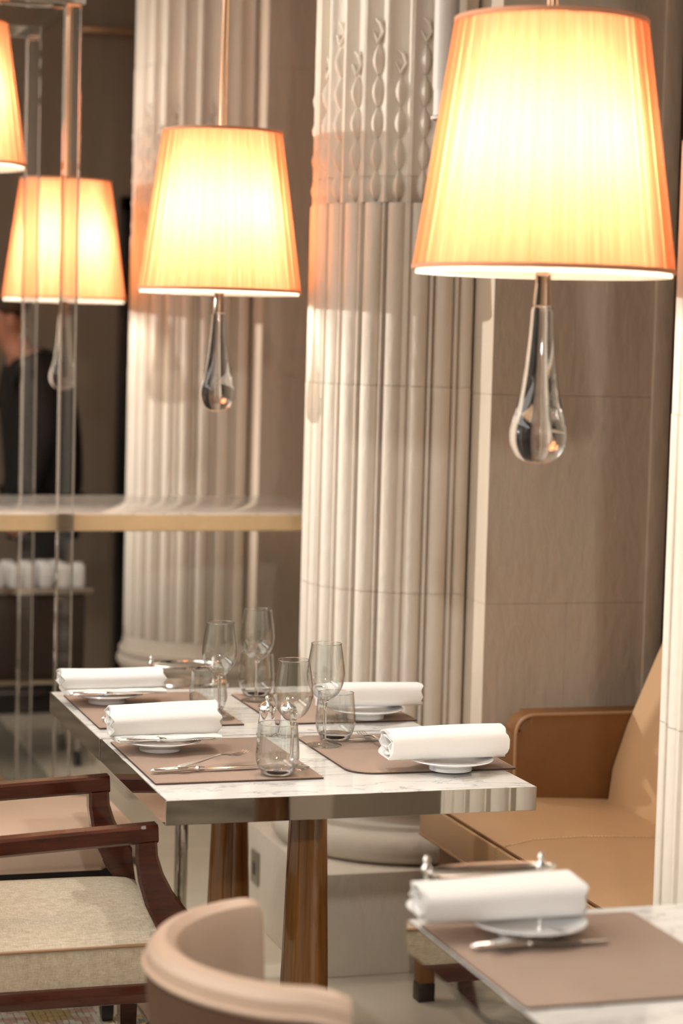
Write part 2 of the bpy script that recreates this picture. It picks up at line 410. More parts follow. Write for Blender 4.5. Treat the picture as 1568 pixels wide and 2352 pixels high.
# ------------------------------------------------------------------ engaged fluted columns
NF = 28
def flute_r(mode):
    def f(r, t):
        p = (t * NF / (2 * pi)) % 1.0          # 0..1 within one flute; fillet around 0
        w = .16
        if p < w / 2 or p > 1 - w / 2: return r
        q = (p - w / 2) / (1 - w)               # 0..1 across the flute
        dep = .020
        if mode == 'flute': return r - dep * sin(pi * q) ** .7
        # cabled: convex reed sitting in the flute
        return r - .010 + .013 * (sin(pi * min(1, max(0, (q - .05) / .9)))) ** .6 - (.006 if q < .06 or q > .94 else 0)
    return f
husk_mesh = None
def make_husk():
    b = B()
    prof = [(.002, .0), (.008, .008), (.0155, .024), (.0175, .038), (.0135, .055), (.006, .068), (.003, .076)]
    b.lathe(prof, n=16, f=lambda r, t: r * (1 + .16 * cos(3 * t)), cap=True)
    return b
col_labels = ['pale fluted stone column at the right edge in front of the banquette',
              'pale fluted stone column with carved husks beside the middle pendant lamp',
              'farthest pale fluted stone column behind the marble counter']
for ci, (cx, cyv, r) in enumerate(COLS):
    col = thing('stone_column', col_labels[ci], 'column', (cx, cyv, 0), group='fluted columns along the wall')
    dx = XW - cx - .001
    def arc(rr): t = math.acos(max(-1, min(1, dx / rr))); return t, 2 * pi - t
    # plinth and attic base
    B().box(cx - .36, XW - .001, cyv - .36, cyv + .36, 0, .262, .004).build('plinth', 'stone', col)
    def ringpart(name, prof, mat='stone'):
        t0, t1 = arc(max(p[0] for p in prof)); 
        o = B().lathe(prof, (cx, cyv, 0), 64, t0, t1).build(name, mat, col); return o
    ringpart('lower_torus', [(.30, .263)] + [(.315 + .042 * cos(a), .305 + .042 * sin(a)) for a in [(-pi / 2 + pi * i / 10) for i in range(11)]] + [(.30, .347)])
    ringpart('scotia', [(.318, .347), (.318, .358), (.305, .362), (.298, .375), (.300, .388), (.308, .392), (.308, .400)])
    ringpart('upper_torus', [(.29, .401)] + [(.300 + .026 * cos(a), .427 + .026 * sin(a)) for a in [(-pi / 2 + pi * i / 8) for i in range(9)]] + [(.29, .453)])
    ringpart('apophyge', [(r + .018, .454), (r + .018, .468), (r + .006, .482), (r + .001, .52)])
    zz = [.52, .951, 1.473, 1.93, 1.995, 2.517, 3.04, 3.5]
    for k in range(len(zz) - 1):
        z0, z1 = zz[k], zz[k + 1]
        mode = 'reed' if z1 <= 1.931 else 'flute'
        ta = math.acos(dx / r) + .02; tb = 2 * pi - ta
        g = .0005
        rk = r * (1 - .012 * max(0, (z0 - 1.2)))
        B().lathe([(rk, z0 + g), (rk, z1 - g)], (cx, cyv, 0), NF * 8, ta, tb, f=flute_r(mode)).build('shaft_drum', 'stone', col, sharp=50)
    # filled core so that no light leaks through the joints
    tc0 = math.acos(dx / (r - .03))
    B().lathe([(r - .03, .4), (r - .03, 3.5)], (cx, cyv, 0), 24, tc0, 2 * pi - tc0).build('shaft_core', 'stone', col)
    ringpart('necking', [(r, 3.5), (r + .03, 3.53), (r + .03, 3.57), (r, 3.58), (r + .09, 3.72), (r + .09, 3.76)])
    B().box(cx - .40, XW - .001, cyv - .40, cyv + .40, 3.76, CEIL - .001, .004).build('abacus', 'stone', col)
    if ci > 0:
        for k in range(NF):
            t = (k + .5) / NF * 2 * pi
            if not (radians(140) < t < radians(285)): continue
            if ci == 2 and t > radians(262): continue
            n = 5 if k % 2 else 4
            for q in range(n):
                rk = r * (1 - .012 * .8) - .016
                loc = (rk * cos(t), rk * sin(t), 1.934 + q * .078)
                if husk_mesh is None:
                    h = make_husk().build('husk', 'stone', col, world=False); husk_mesh = h; h.location = loc; h.rotation_euler = (0, 0, t)
                else: share(husk_mesh, col, loc, (0, 0, t))
            # ribbon tie above the chain
            rb = B(); rk = r - .014; zt = 1.934 + n * .078
            rb.tube([(rk * cos(t - .05), rk * sin(t - .05), zt + .03), (rk * cos(t), rk * sin(t), zt + .005), (rk * cos(t + .05), rk * sin(t + .05), zt + .028), (rk * cos(t + .02), rk * sin(t + .02), zt + .05), (rk * cos(t - .03), rk * sin(t - .03), zt + .062)], [.004, .007, .005, .006, .003], 6)
            rb.build('ribbon', 'stone', col, world=False)
# socket on the side of the middle plinth
so = thing('wall_socket', 'small metal socket plate on the side of the stone plinth', 'socket', (1.539, 5.60, .15))
B().box(1.533, 1.5395, 5.565, 5.635, .11, .20, .002).build('plate', 'socket', so)
B().box(1.5315, 1.5335, 5.588, 5.612, .135, .17, .001, 1).build('slot', 'black', so)
# pale cylinder fitting hanging beside the middle column
cyf = thing('tube_downlight', 'pale grey tube light hanging down beside the carved column', 'light fitting', (1.80, 5.0, CEIL))
B().lathe([(.001, 2.19), (.028, 2.19), (.030, 2.20), (.030, CEIL - .001), (.001, CEIL - .001)], (1.80, 5.0, 0), 24).build('tube', 'paint', cyf)
B().lathe([(.024, 2.125), (.027, 2.125), (.027, 2.19), (.024, 2.19)], (1.80, 5.0, 0), 24).build('nozzle', 'paint', cyf)
B().lathe([(.026, 2.119), (.032, 2.12), (.033, 2.126), (.027, 2.13)], (1.80, 5.0, 0), 24).build('end_ring', 'paint', cyf)

# ------------------------------------------------------------------ pendant lamps
def lamp(loc, s, label, rod_top, hs=1.0):
    x, y, z = loc
    t = thing('pendant_lamp', label, 'lamp', loc, group='pendant lamps with glass drops')
    rb, rt, h = .225 * s, .1635 * s, .434 * s * hs
    NP = 190
    def pl(r, a):
        p = (a * NP / (2 * pi)) % 1.0
        return r + (.0022 * s if p < .5 else -.0022 * s)
    prof = [(rb + (rt - rb) * i / 8, h * i / 8) for i in range(9)]
    sh = B().lathe(prof, n=NP * 2, f=pl).build('shade', 'shade', t, world=False, sharp=180)
    B().lathe([(rb - .0035 * s, -.009)] + [(r - .005 * s, zz_) for r, zz_ in prof], n=72).build('lining', 'lining', sh, world=False)
    for rr, z0 in ((rb, 0), (rt, h)):
        B().lathe([(rr - .004 * s, z0 - .003), (rr + .003 * s, z0 - .003), (rr + .0035 * s, z0 + .004), (rr - .004 * s, z0 + .004), (rr - .004 * s, z0 - .003)], n=96).build('rim', 'rimtape', sh, world=False)
    # spider, rod, canopy
    sp = B()
    for k in range(3):
        a = k * 2 * pi / 3 + .4
        sp.tube([(.01, 0, h * .93), ((rt - .003) * cos(a), (rt - .003) * sin(a), h - .004)], .0025, 6)
    sp.build('spider', 'copper', t, world=False)
    L = rod_top - z
    B().tube([(0, 0, .02), (0, 0, h * .9), (0, 0, L)], .0105 * s, 16).build('rod', 'copper', t, world=False)
    B().lathe([(.001, L - .03), (.04, L - .03), (.055, L - .002), (.001, L - .002)], n=24).build('canopy', 'copper', t, world=False)
    for k in range(3):
        a = k * 2 * pi / 3 + 1.1
        bx, by = .075 * s * cos(a), .075 * s * sin(a)
        bb = B().lathe([(.002, -.08 * s), (.024 * s, -.07 * s), (.038 * s, -.03 * s), (.036 * s, .01 * s), (.018 * s, .05 * s), (.012 * s, .06 * s)], (bx, by, h * .50), 10).build('bulb', 'bulb', t, world=False)
        B().tube([(bx, by, h * .50 + .06 * s), (bx, by, h * .50 + .10 * s), (0, 0, h * .80)], .009 * s, 8).build('bulb_holder', 'copper', t, world=False)
    # glass neck and drop
    B().lathe([(.0008, .02), (.013 * s, .02), (.0135 * s, -.02 * s), (.016 * s, -.0605 * s), (.0008, -.0605 * s)], n=24).build('glass_neck', 'amberglass', t, world=False)
    pr = [(.0008, -.0620), (.0165, -.0620), (.0185, -.0645), (.0205, -.10), (.0250, -.15), (.0320, -.20), (.0405, -.24), (.0475, -.266), (.0500, -.282), (.0490, -.298), (.0440, -.313), (.0345, -.325), (.021, -.332), (.0008, -.335)]
    # smooth the profile
    P = []
    for i in range(2, len(pr) - 2):
        p0, p1, p2, p3 = pr[max(2, i - 1)], pr[i], pr[i + 1], pr[min(len(pr) - 1, i + 2)]
        for u in (0, .33, .66):
            P.append(tuple(.5 * (2 * b + (c - a) * u + (2 * a - 5 * b + 4 * c - d) * u * u + (3 * b - a - 3 * c + d) * u ** 3) for a, b, c, d in zip(p0, p1, p2, p3)))
    P = pr[:2] + P + pr[-2:]
    B().lathe([(a * s, b * s) for a, b in P], n=48).build('glass_drop', 'crystal', t, world=False, sharp=60)
    return t
lamp((1.3575, 3.277, 1.7035), .9333, 'nearest and largest peach pleated pendant lamp with glass drop', CEIL, .972)
lamp((1.3795, 5.511, 1.7040), .9333, 'peach pleated pendant lamp hanging beside the carved column, in the middle', CEIL)
lamp((1.327, 7.506, 1.7020), .9333, 'farthest peach pleated pendant lamp, seen behind the clear posts', CEIL)
lamp((.812, 6.50, 2.07), .95, 'peach pleated lamp cut off at the top left, hung under the chrome frame', 2.62)

# ------------------------------------------------------------------ dining tables
def table(x0, x1, y0, y1, label):
    cx, cyv = (x0 + x1) / 2, (y0 + y1) / 2
    t = thing('dining_table', label, 'table', (cx, cyv, 0), group='marble tables with chrome edges')
    B().box(x0 + .0025, x1 - .0025, y0 + .0025, y1 - .0025, .720, .7500, .001, 1).build('marble_top', 'marble', t)
    # polished edge band: four strips mitred into a frame
    b = B()
    for (a0, a1, b0, b1) in ((x0, x1, y0, y0 + .002), (x0, x1, y1 - .002, y1), (x0, x0 + .002, y0 + .0021, y1 - .0021), (x1 - .002, x1, y0 + .0021, y1 - .0021)):
        b.box(a0, a1, b0, b1, .704, .7493, .0006, 1)
    b.build('edge_band', 'chrome', t)
    B().box(x0 + .004, x1 - .004, y0 + .004, y1 - .004, .706, .7195).build('underside_board', 'black', t)
    B().lathe([(.001, .018), (.056, .018), (.0555, .05), (.0375, .65), (.037, .7055), (.001, .7055)], (cx, cyv, 0), 40).build('pedestal_leg', 'legwood', t, sharp=60)
    B().lathe([(.001, .001), (.19, .001), (.19, .010), (.17, .016), (.06, .018), (.001, .018)], (cx, cyv, 0), 48).build('base_plate', 'chrome', t)
    return t
table(.866, 1.584, 3.772, 4.383, 'nearer marble table of the joined pair, chrome front edge facing us')
table(.864, 1.586, 4.387, 4.990, 'farther marble table of the joined pair, beside the column')
table(1.030, 1.750, 2.310, 2.920, 'blurred marble table in the right foreground')

def placemat(x0, x1, y0, y1, r, label, curl=0, z=.7503):
    t = thing('placemat', label, 'placemat', ((x0 + x1) / 2, (y0 + y1) / 2, z), group='tan leather placemats')
    poly = rounded(x0, x1, y0, y1, r)
    B().prism(poly, 'z', z, z + .0028, 0).build('edge', 'matdark', t)
    poly = rounded(x0 + .0006, x1 - .0006, y0 + .0006, y1 - .0006, r)
    B().prism(poly, 'z', z + .0029, z + .0037, .0005).build('leather_top', 'mat', t)
    # stitched line near the rim
    s = B(); q = rounded(x0 + .006, x1 - .006, y0 + .006, y1 - .006, [max(.002, v - .006) for v in (r if isinstance(r, (list, tuple)) else [r] * 4)])
    q = [Vector((a, b, z + .0038)) for a, b in q]; q.append(q[0])
    acc = 0
    for a, b in zip(q, q[1:]):
        L = (b - a).length; d = (b - a) / max(L, 1e-6); k = 0.0
        while k + .004 < L:
            p = a + d * k; e = a + d * (k + .003)
            s.tube([p, e], .00035, 4); k += .0055
    st_ = s.build('stitching', 'piping', t); st_['kind'] = 'stuff'
    return t
placemat(.876, 1.203, 3.906, 4.332, .003, 'tan leather placemat at the front left place of the joined tables')
placemat(1.268, 1.606, 3.930, 4.330, [.004, .03, .055, .006], 'tan leather placemat with rounded corner at the front right place')
placemat(.884, 1.200, 4.488, 4.922, .003, 'tan leather placemat at the back left place of the joined tables')
placemat(1.270, 1.592, 4.480, 4.878, .004, 'tan leather placemat at the back right place by the column')
placemat(1.034, 1.366, 2.476, 2.880, .012, 'blurred leather placemat on the foreground table')
ZM = .7541    # mat surface

# ------------------------------------------------------------------ plates, napkins
def plate(x, y, label, z=ZM):
    t = thing('side_plate', label, 'plate', (x, y, z), group='white side plates')
    B().lathe([(.001, .002), (.034, .002), (.040, 0), (.042, .0005), (.0425, .010), (.060, .014), (.083, .0215), (.0835, .0228), (.0825, .0238), (.058, .0165), (.048, .0135), (.001, .0130)], n=64).build('dish', 'porcelain', t, world=False, sharp=50)
    return t
def napkin_obj(cx, cyv, L, label, z, depth=.046, high=.027, tilt=.22, flap=True, turns=2.15, rz=0.0, seed=0):
    t = thing('folded_napkin', label, 'napkin', (cx, cyv, z), (0, 0, rz), group='rolled white napkins')
    rnd = random.Random(seed)
    nT = 54; cen = []
    for i in range(nT + 1):
        u = i / nT; ph = -pi * .55 + u * turns * 2 * pi
        k = .30 + .70 * u
        a, b_ = depth * k, high * k
        e = .58
        cy_, cz_ = math.copysign(abs(cos(ph)) ** e, cos(ph)) * a, math.copysign(abs(sin(ph)) ** e, sin(ph)) * b_
        cen.append((cy_ * cos(tilt) - cz_ * sin(tilt), cy_ * sin(tilt) + cz_ * cos(tilt)))
    zmin = min(c[1] for c in cen)
    th = .0021
    left, right = [], []
    for i, c in enumerate(cen):
        a = cen[max(0, i - 1)]; b_ = cen[min(nT, i + 1)]
        d = Vector((b_[0] - a[0], b_[1] - a[1])); d = d / max(d.length, 1e-9)
        left.append((c[0] - d.y * th, c[1] + d.x * th)); right.append((c[0] + d.y * th, c[1] - d.x * th))
    sec = left + right[::-1]
    R = []; nx = 16
    ph1, ph2 = rnd.uniform(0, 6), rnd.uniform(0, 6)
    for i in range(nx + 1):
        u = i / nx; x = -L / 2 + L * u
        sc = 1 + .035 * sin(3.1 * u + ph1); dz = .002 * sin(4.7 * u + ph2)
        R.append([(x + .004 * sin(9 * p[1] / .03 + ph1), p[0] * sc, (p[1] - zmin) * (1 + .05 * sin(2.4 * u + ph2)) + (.0105 if flap else .0025) + dz * .3) for p in sec])
    b = B(); b.rings(R, True, True); b.build('roll', 'napkin', t, world=False, sharp=70)
    if flap:
        P = []
        for k, (yy, zz_) in enumerate(((-.066, .0075), (-.063, .0115), (-.02, .0100), (.035, .0075), (.037, .0045), (.035, .0015), (-.02, .0010), (-.063, .0020))): P.append((yy, zz_))
        R = [[(-L / 2 * .97 + L * .95 * i / 8 + (.006 if p[0] < -.05 else 0), p[0] + .003 * sin(i * 1.1 + ph2), p[1] + .0012 * sin(i * 1.7 + p[0] * 40)) for p in P] for i in range(9)]
        b = B(); b.rings(R, True, True); b.build('lower_fold', 'napkin', t, world=False, sharp=60)
    return t
PL = {}
for key, px, lab in (('n', (367, 1722), 'front left place of the joined tables'), ('r', (1034, 1767), 'front right place nearest the chrome edge'), ('f', (245, 1613), 'back left corner of the joined tables'), ('c', (838, 1648), 'back right place by the column')):
    p = at_z(px[0], px[1], ZM); PL[key] = p
    plate(p.x, p.y, 'white side plate under a napkin at the ' + lab)
PF = Vector((1.165, 2.79, ZM)); plate(PF.x, PF.y, 'blurred white side plate on the foreground table')
ZP = ZM + .0245
def nap_px(x0, x1, ym, Y, zc, **kw):
    a = at_y(x0, ym, Y); b = at_y(x1, ym, Y)
    napkin_obj((a.x + b.x) / 2, Y, (b.x - a.x) - .024, z=zc, **kw)
nap_px(236, 508, 1665, PL['n'].y + .012, ZP, label='white napkin with a loose lower fold at the front left place', flap=True, turns=2.1, tilt=.30, seed=1, high=.025)
nap_px(872, 1162, 1722, PL['r'].y + .004, ZP, label='smooth white rolled napkin at the front right place, nearest the chrome edge', flap=False, turns=2.2, tilt=.10, seed=2, high=.030, depth=.044)
nap_px(126, 382, 1575, PL['f'].y + .012, ZP, label='white rolled napkin at the back left corner of the joined tables', flap=True, turns=2.15, tilt=.12, seed=3, high=.020)
nap_px(722, 968, 1612, PL['c'].y + .004, ZP, label='white rolled napkin at the back right place by the column', flap=False, turns=2.2, tilt=-.05, seed=4, high=.026)
nap_px(942, 1338, 2060, PF.y + .02, ZP, label='blurred white napkin on the foreground table', flap=False, turns=2.2, tilt=.15, seed=5, high=.027, depth=.046)

# ------------------------------------------------------------------ cutlery
def knife(p, q, label, small=False, z=None):
    p, q = Vector(p), Vector(q); d = q - p; L = d.length
    t = thing('silver_knife', label, 'knife', p, d.to_track_quat('X', 'Z').to_euler(), group='silver knives')
    hl = L * .42
    n = 14
    prof = [(0, .0008), (.003, .0045), (.007, .0058), (hl * .5, .0060), (hl - .006, .0048), (hl - .003, .0072), (hl, .0074), (hl + .003, .0050), (hl + .009, .0045), (hl + .014, .0030)]
    R = [[(x, r * 1.12 * cos(a), .0058 + r * .85 * sin(a)) for a in (2 * pi * i / n for i in range(n))] for x, r in prof]
    B().rings(R, True, True).build('handle', 'silver', t, world=False)
    x0 = hl + .012
    poly = [(x0, -.004), (x0 + .02, -.0085), (L * .8, -.010), (L - .012, -.008), (L, .001), (L - .01, .0065), (L * .8, .0075), (x0, .0045)]
    B().prism(poly, 'z', .0042, .0056, .0004).build('blade', 'silver', t, world=False)
    return t
def fork(p, q, label, lift=.0):
    p, q = Vector(p), Vector(q); d = q - p; L = d.length
    t = thing('silver_fork', label, 'fork', p, d.to_track_quat('X', 'Z').to_euler(), group='silver forks')
    pts, sec = [], []
    for u, wd, zz_ in ((0, .004, .003), (.03, .0085, .003), (.12, .0085, .0035), (.3, .0055, .005), (.5, .0032, .008), (.60, .003, .0095), (.66, .007, .009), (.72, .011, .006), (.77, .0115, .0045)):
        pts.append((u * L, 0, zz_)); sec.append((wd, .0011))
    B().sweep(pts, sec, (0, 1, 0)).build('handle', 'silver', t, world=False)
    b = B()
    for k in range(4):
        y = -.0086 + k * .00573
        b.sweep([(L * .765, y, .0045), (L * .85, y, .003), (L * .94, y, .004), (L, y * .93, .0075)], [(.0016, .0011), (.0015, .001), (.0014, .001), (.0007, .0006)], (0, 1, 0))
    b.build('tines', 'silver', t, world=False)
    return t
kz = ZM + .0012
knife(at_z(345, 1777, kz), at_z(600, 1764, kz), 'silver dinner knife lying on the front left placemat')
fork(at_z(412, 1764, kz + .010), at_z(566, 1732, kz + .014), 'silver fork crossed over the knife on the front left placemat')
p = at_z(270, 1703, ZP + .004); q = at_z(506, 1706, ZP + .004)
knife((p.x, p.y, ZP + .001), (q.x, p.y - .006, ZP + .001), 'silver butter knife across the front left side plate')
p = at_z(160, 1597, ZP + .004); q = at_z(372, 1603, ZP + .004)
knife((p.x, p.y, ZP + .001), (q.x, p.y - .004, ZP + .001), 'silver butter knife across the back left side plate')
knife(at_z(1022, 1692, kz), at_z(800, 1704, kz), 'silver knife behind the napkin on the front right placemat')
fork(at_z(905, 1724, kz + .004), at_z(826, 1686, kz + .004), 'silver fork behind the napkin on the front right placemat')
knife(at_z(232, 1656, kz), at_z(440, 1652, kz), 'silver knife mostly hidden behind the front left napkin')
fork(at_z(330, 1652, kz), at_z(436, 1627, kz), 'silver fork on the back left placemat beside a tumbler')
knife(at_z(845, 1594, .7515), at_z(700, 1603, .7515), 'silver knife behind the back right napkin')
knife(at_z(1080, 2184, kz), at_z(1400, 2164, kz), 'blurred silver knife on the foreground placemat')
fork(at_z(1130, 2172, kz + .011), at_z(1335, 2140, kz + .012), 'blurred silver fork crossed over the foreground knife')

# ------------------------------------------------------------------ glasses
def smooth_prof(pr, k=4):
    P = []
    for i in range(len(pr) - 1):
        p0, p1, p2, p3 = pr[max(0, i - 1)], pr[i], pr[i + 1], pr[min(len(pr) - 1, i + 2)]
        for j in range(k):
            u = j / k
            P.append(tuple(.5 * (2 * b + (c - a) * u + (2 * a - 5 * b + 4 * c - d) * u * u + (3 * b - a - 3 * c + d) * u ** 3) for a, b, c, d in zip(p0, p1, p2, p3)))
    P.append(pr[-1]); return P
def wineglass(px, label, s=1.0):
    p = at_z(px[0], px[1], px[2])
    t = thing('wine_glass', label, 'wine glass', p, group='stemmed wine glasses')
    B().lathe([(.0005, 0), (.034 * s, 0), (.0357 * s, .0008), (.0357 * s, .0018), (.022 * s, .0035), (.008 * s, .007), (.0045, .012), (.0005, .012)], n=40).build('foot', 'thinglass', t, world=False, sharp=60)
    B().lathe(smooth_prof([(.0045, .0123), (.0036, .025), (.0034, .055), (.0036, .078), (.0058, .090), (.0090, .0945)]), n=16, cap=True).build('stem', 'crystal', t, world=False)
    outer = smooth_prof([(.0005, .0947), (.012, .0965), (.024, .105), (.0340, .121), (.0388, .140), (.0388, .156), (.0362, .178), (.0330, .198), (.0312, .2110)])
    B().lathe([(a * s, b) for a, b in outer] + [((a - .0012) * s, b) for a, b in outer[::-1] if b > .100], n=48).build('bowl', 'thinglass', t, world=False, sharp=60)
    B().lathe([(.0304 * s, .2105), (.0312 * s, .2116), (.0318 * s, .2112), (.0314 * s, .2104), (.0304 * s, .2105)], n=48).build('rim', 'crystal', t, world=False)
    return t
def tumbler(px, label):
    p = at_z(px[0], px[1], px[2])
    t = thing('tumbler', label, 'tumbler', p, group='clear water tumblers')
    outer = smooth_prof([(.0005, .0002), (.024, .0002), (.0295, .003), (.0365, .014), (.0415, .030), (.0418, .045), (.0400, .070), (.0375, .0985)])
    B().lathe(outer + [(a - .0014, b) for a, b in outer[::-1] if b > .016], n=56).build('wall', 'thinglass', t, world=False, sharp=60)
    B().lathe(smooth_prof([(.0005, .0010), (.022, .0010), (.0282, .004), (.0338, .0125), (.0300, .0125), (.015, .0075), (.0005, .0070)], 3), n=48).build('thick_base', 'crystal', t, world=False, sharp=70)
    B().lathe([(.0364, .0980), (.0370, .0992), (.0376, .0990), (.0377, .0982), (.0364, .0980)], n=48).build('rim', 'crystal', t, world=False)
    return t
TZ = .7503
wineglass((669, 1763, ZM), 'wine glass standing behind the front tumbler, on the front left placemat')
wineglass((744, 1712, ZM), 'wine glass on the rounded front right placemat')
wineglass((502, 1650, ZM), 'wine glass on the back left placemat, leftmost of the four')
wineglass((588, 1609, ZM), 'tallest-looking wine glass at the back, on the back right placemat')
tumbler((636, 1779, ZM), 'clear tumbler on the front left placemat, nearest to us')
tumbler((769, 1698, ZM), 'clear tumbler on the front right placemat behind the stemmed glass')
tumbler((477, 1637, ZM), 'clear tumbler on the back left placemat')
tumbler((588, 1597, ZM), 'clear tumbler at the far end, on the back right placemat')
def shaker(px, label):
    p = at_z(px[0], px[1], TZ)
    t = thing('condiment_shaker', label, 'shaker', p, group='silver topped shakers')
    B().lathe([(.0005, 0), (.021, 0), (.022, .003), (.019, .02), (.0165, .042), (.0165, .050), (.0005, .050)], n=28).build('glass_body', 'crystal', t, world=False)
    B().lathe([(.0005, .0502), (.019, .0502), (.0195, .056), (.0185, .058), (.0195, .060), (.018, .064), (.009, .070), (.0035, .073), (.0035, .076), (.0055, .079), (.0045, .083), (.0005, .085)], n=28).build('silver_cap', 'silver', t, world=False)
    return t
shaker((612, 1688), 'small silver-topped shaker left of the front wine glass')
shaker((660, 1690), 'small silver-topped shaker seen through the front wine glass bowl')

# silver caddies
def caddy(c, sx, sy, h, label, rz=0):
    t = thing('silver_caddy', label, 'caddy', c, (0, 0, rz), group='silver caddies with ball finials')
    n = 40
    ring = [(sx * cos(a), sy * sin(a), h) for a in (2 * pi * i / n for i in range(n + 1))]
    B().tube(ring, .0042, 8, False).build('rail', 'silver', t, world=False)
    B().lathe([(.0005, 0), (sx * .96, 0), (sx, .004), (sx * .96, .007), (.0005, .007)], n=40).build('tray', 'silver', t, world=False).scale = (1, sy / sx, 1)
    for a in (radians(180), radians(318)):
        x, y = sx * cos(a), sy * sin(a)
        po = B().tube([(x, y, .005), (x, y, h)], .0035, 8).build('post', 'silver', t, world=False)
        B().lathe([(.0005, h - .004), (.007, h), (.0085, h + .006), (.005, h + .011), (.0035, h + .014), (.0055, h + .018), (.0035, h + .023), (.0005, h + .025)], (x, y, 0), 16).build('finial', 'silver', po, world=False)
    return t
caddy((1.145, 2.890, .7505), .098, .022, .075, 'silver caddy rail with ball finials behind the foreground napkin')
st2 = at_z(455, 1565, .735)
ts = thing('tray_stand', 'slim metal post stand behind the joined tables', 'stand', (1.235, 5.20, 0))
B().box(1.221, 1.249, 5.186, 5.214, .012, .72, .003).build('post', 'chrome', ts)
B().lathe([(.001, .0005), (.11, .0005), (.11, .006), (.09, .012), (.001, .012)], (1.235, 5.20, 0), 36).build('base', 'chrome', ts)
B().lathe([(.001, .7203), (.105, .7203), (.112, .728), (.110, .730), (.10, .7245), (.001, .7245)], (1.235, 5.20, 0), 48).build('tray', 'silver', ts)
caddy((1.235, 5.20, .7250), .085, .055, .050, 'silver caddy on the post stand behind the back left tumbler')

# ------------------------------------------------------------------ mahogany armchair
ch = thing('armchair', 'dark mahogany armchair with cream woven seat at the joined tables', 'chair', (.68, 4.15, 0))
b = B()
nx, ny = 22, 20
X0, X1, Y0_, Y1_ = .40, .945, 3.905, 4.395
def ctop(u, v):
    e = (1 - (2 * u - 1) ** 6) * (1 - (2 * v - 1) ** 6)
    return .452 + .030 * (max(0, e)) ** .5 * (.6 + .4 * (1 - (2 * v - 1) ** 2))
R = []
def cpt(u, v):
    x = X0 + (X1 - X0) * u; yv = Y0_ + (Y1_ - Y0_) * v
    k = .03
    # rounded corners in plan
    cu_, cv_ = min(u, 1 - u) * (X1 - X0), min(v, 1 - v) * (Y1_ - Y0_)
    return x, yv
g = [[b.bm.verts.new((*cpt(i / nx, j / ny), ctop(i / nx, j / ny))) for i in range(nx + 1)] for j in range(ny + 1)]
for j in range(ny):
    for i in range(nx): b.bm.faces.new((g[j][i], g[j][i + 1], g[j + 1][i + 1], g[j + 1][i]))
ring = [g[0][i] for i in range(nx + 1)] + [g[j][nx] for j in range(1, ny + 1)] + [g[ny][i] for i in range(nx - 1, -1, -1)] + [g[j][0] for j in range(ny - 1, 0, -1)]
cxm, cym = (X0 + X1) / 2, (Y0_ + Y1_) / 2
prev = ring
for (dz, k) in ((.440, 1.008), (.405, 1.010), (.376, 1.0)):
    cur = [b.bm.verts.new((cxm + (v.co.x - cxm) * k, cym + (v.co.y - cym) * k, dz)) for v in ring]
    for i in range(len(ring)): b.bm.faces.new((prev[i], prev[(i + 1) % len(ring)], cur[(i + 1) % len(ring)], cur[i]))
    prev = cur
b.bm.faces.new(prev)
cu_ = b.build('seat_cushion', 'fabric', ch, sharp=50)
pp = [(X0, Y0_, .451), (X1, Y0_, .451), (X1, Y1_, .451), (X0, Y1_, .451), (X0, Y0_, .451)]
B().tube([(X0, Y0_ - .003, .449), (X0 + .15, Y0_ - .003, .450), (X1 - .01, Y0_ - .003, .450), (X1 + .003, Y0_, .450), (X1 + .004, Y0_ + .02, .450), (X1 + .004, Y1_ - .02, .450), (X1, Y1_ + .002, .450), (X0, Y1_ + .003, .449)], .0032, 8).build('piping', 'piping', cu_)
for (a0, a1, b0, b1) in ((.385, .955, 3.897, 3.925), (.385, .955, 4.375, 4.403), (.930, .955, 3.926, 4.374), (.385, .410, 3.926, 4.374)):
    B().box(a0, a1, b0, b1, .340, .3755, .004).build('seat_rail', 'mahog', ch)
for yv in (3.914, 4.386):
    lg = B(); lg.rings([[(.932 + sx * h, yv + sy * h, zz_) for sx, sy in ((-1, -1), (1, -1), (1, 1), (-1, 1))] for zz_, h in ((.002, .014), (.34, .021))], True, True)
    lg.build('leg', 'mahog', ch)
    B().sweep([(.33, yv, .002), (.375, yv, .18), (.392, yv, .36), (.375, yv, .60), (.335, yv, .86)], [(.016, .016), (.018, .02), (.019, .024), (.017, .02), (.015, .017)], (0, 1, 0)).build('back_leg', 'mahog', ch)
for (yf, yr) in ((3.925, 3.905), (4.385, 4.375)):
    ab = B()
    # flat arm rest
    ab.sweep([(.362, yr, .637), (.50, yr, .642), (.70, (yf + yr) / 2, .651), (.862, yf, .657), (.884, yf, .658)], [(.020, .017)] * 5, (0, 1, 0))
    ab.build('arm_rest', 'mahog', ch)
    pb = B()
    pb.sweep([(.862, yf, .642), (.8635, yf, .612), (.872, yf, .575), (.888, yf, .535), (.912, yf, .495), (.945, yf, .455), (.985, yf, .420), (.978, yf, .36)], [(.019, .021), (.019, .022), (.019, .025), (.019, .029), (.019, .033), (.019, .034), (.019, .028), (.018, .016)], (0, 1, 0))
    pb.build('arm_post', 'mahog', ch)
B().box(.345, .385, 3.93, 4.37, .56, .84, .015, 3).build('back_pad', 'fabric', ch)
B().box(.325, .365, 3.915, 4.385, .842, .885, .008, 2).build('top_rail', 'mahog', ch)

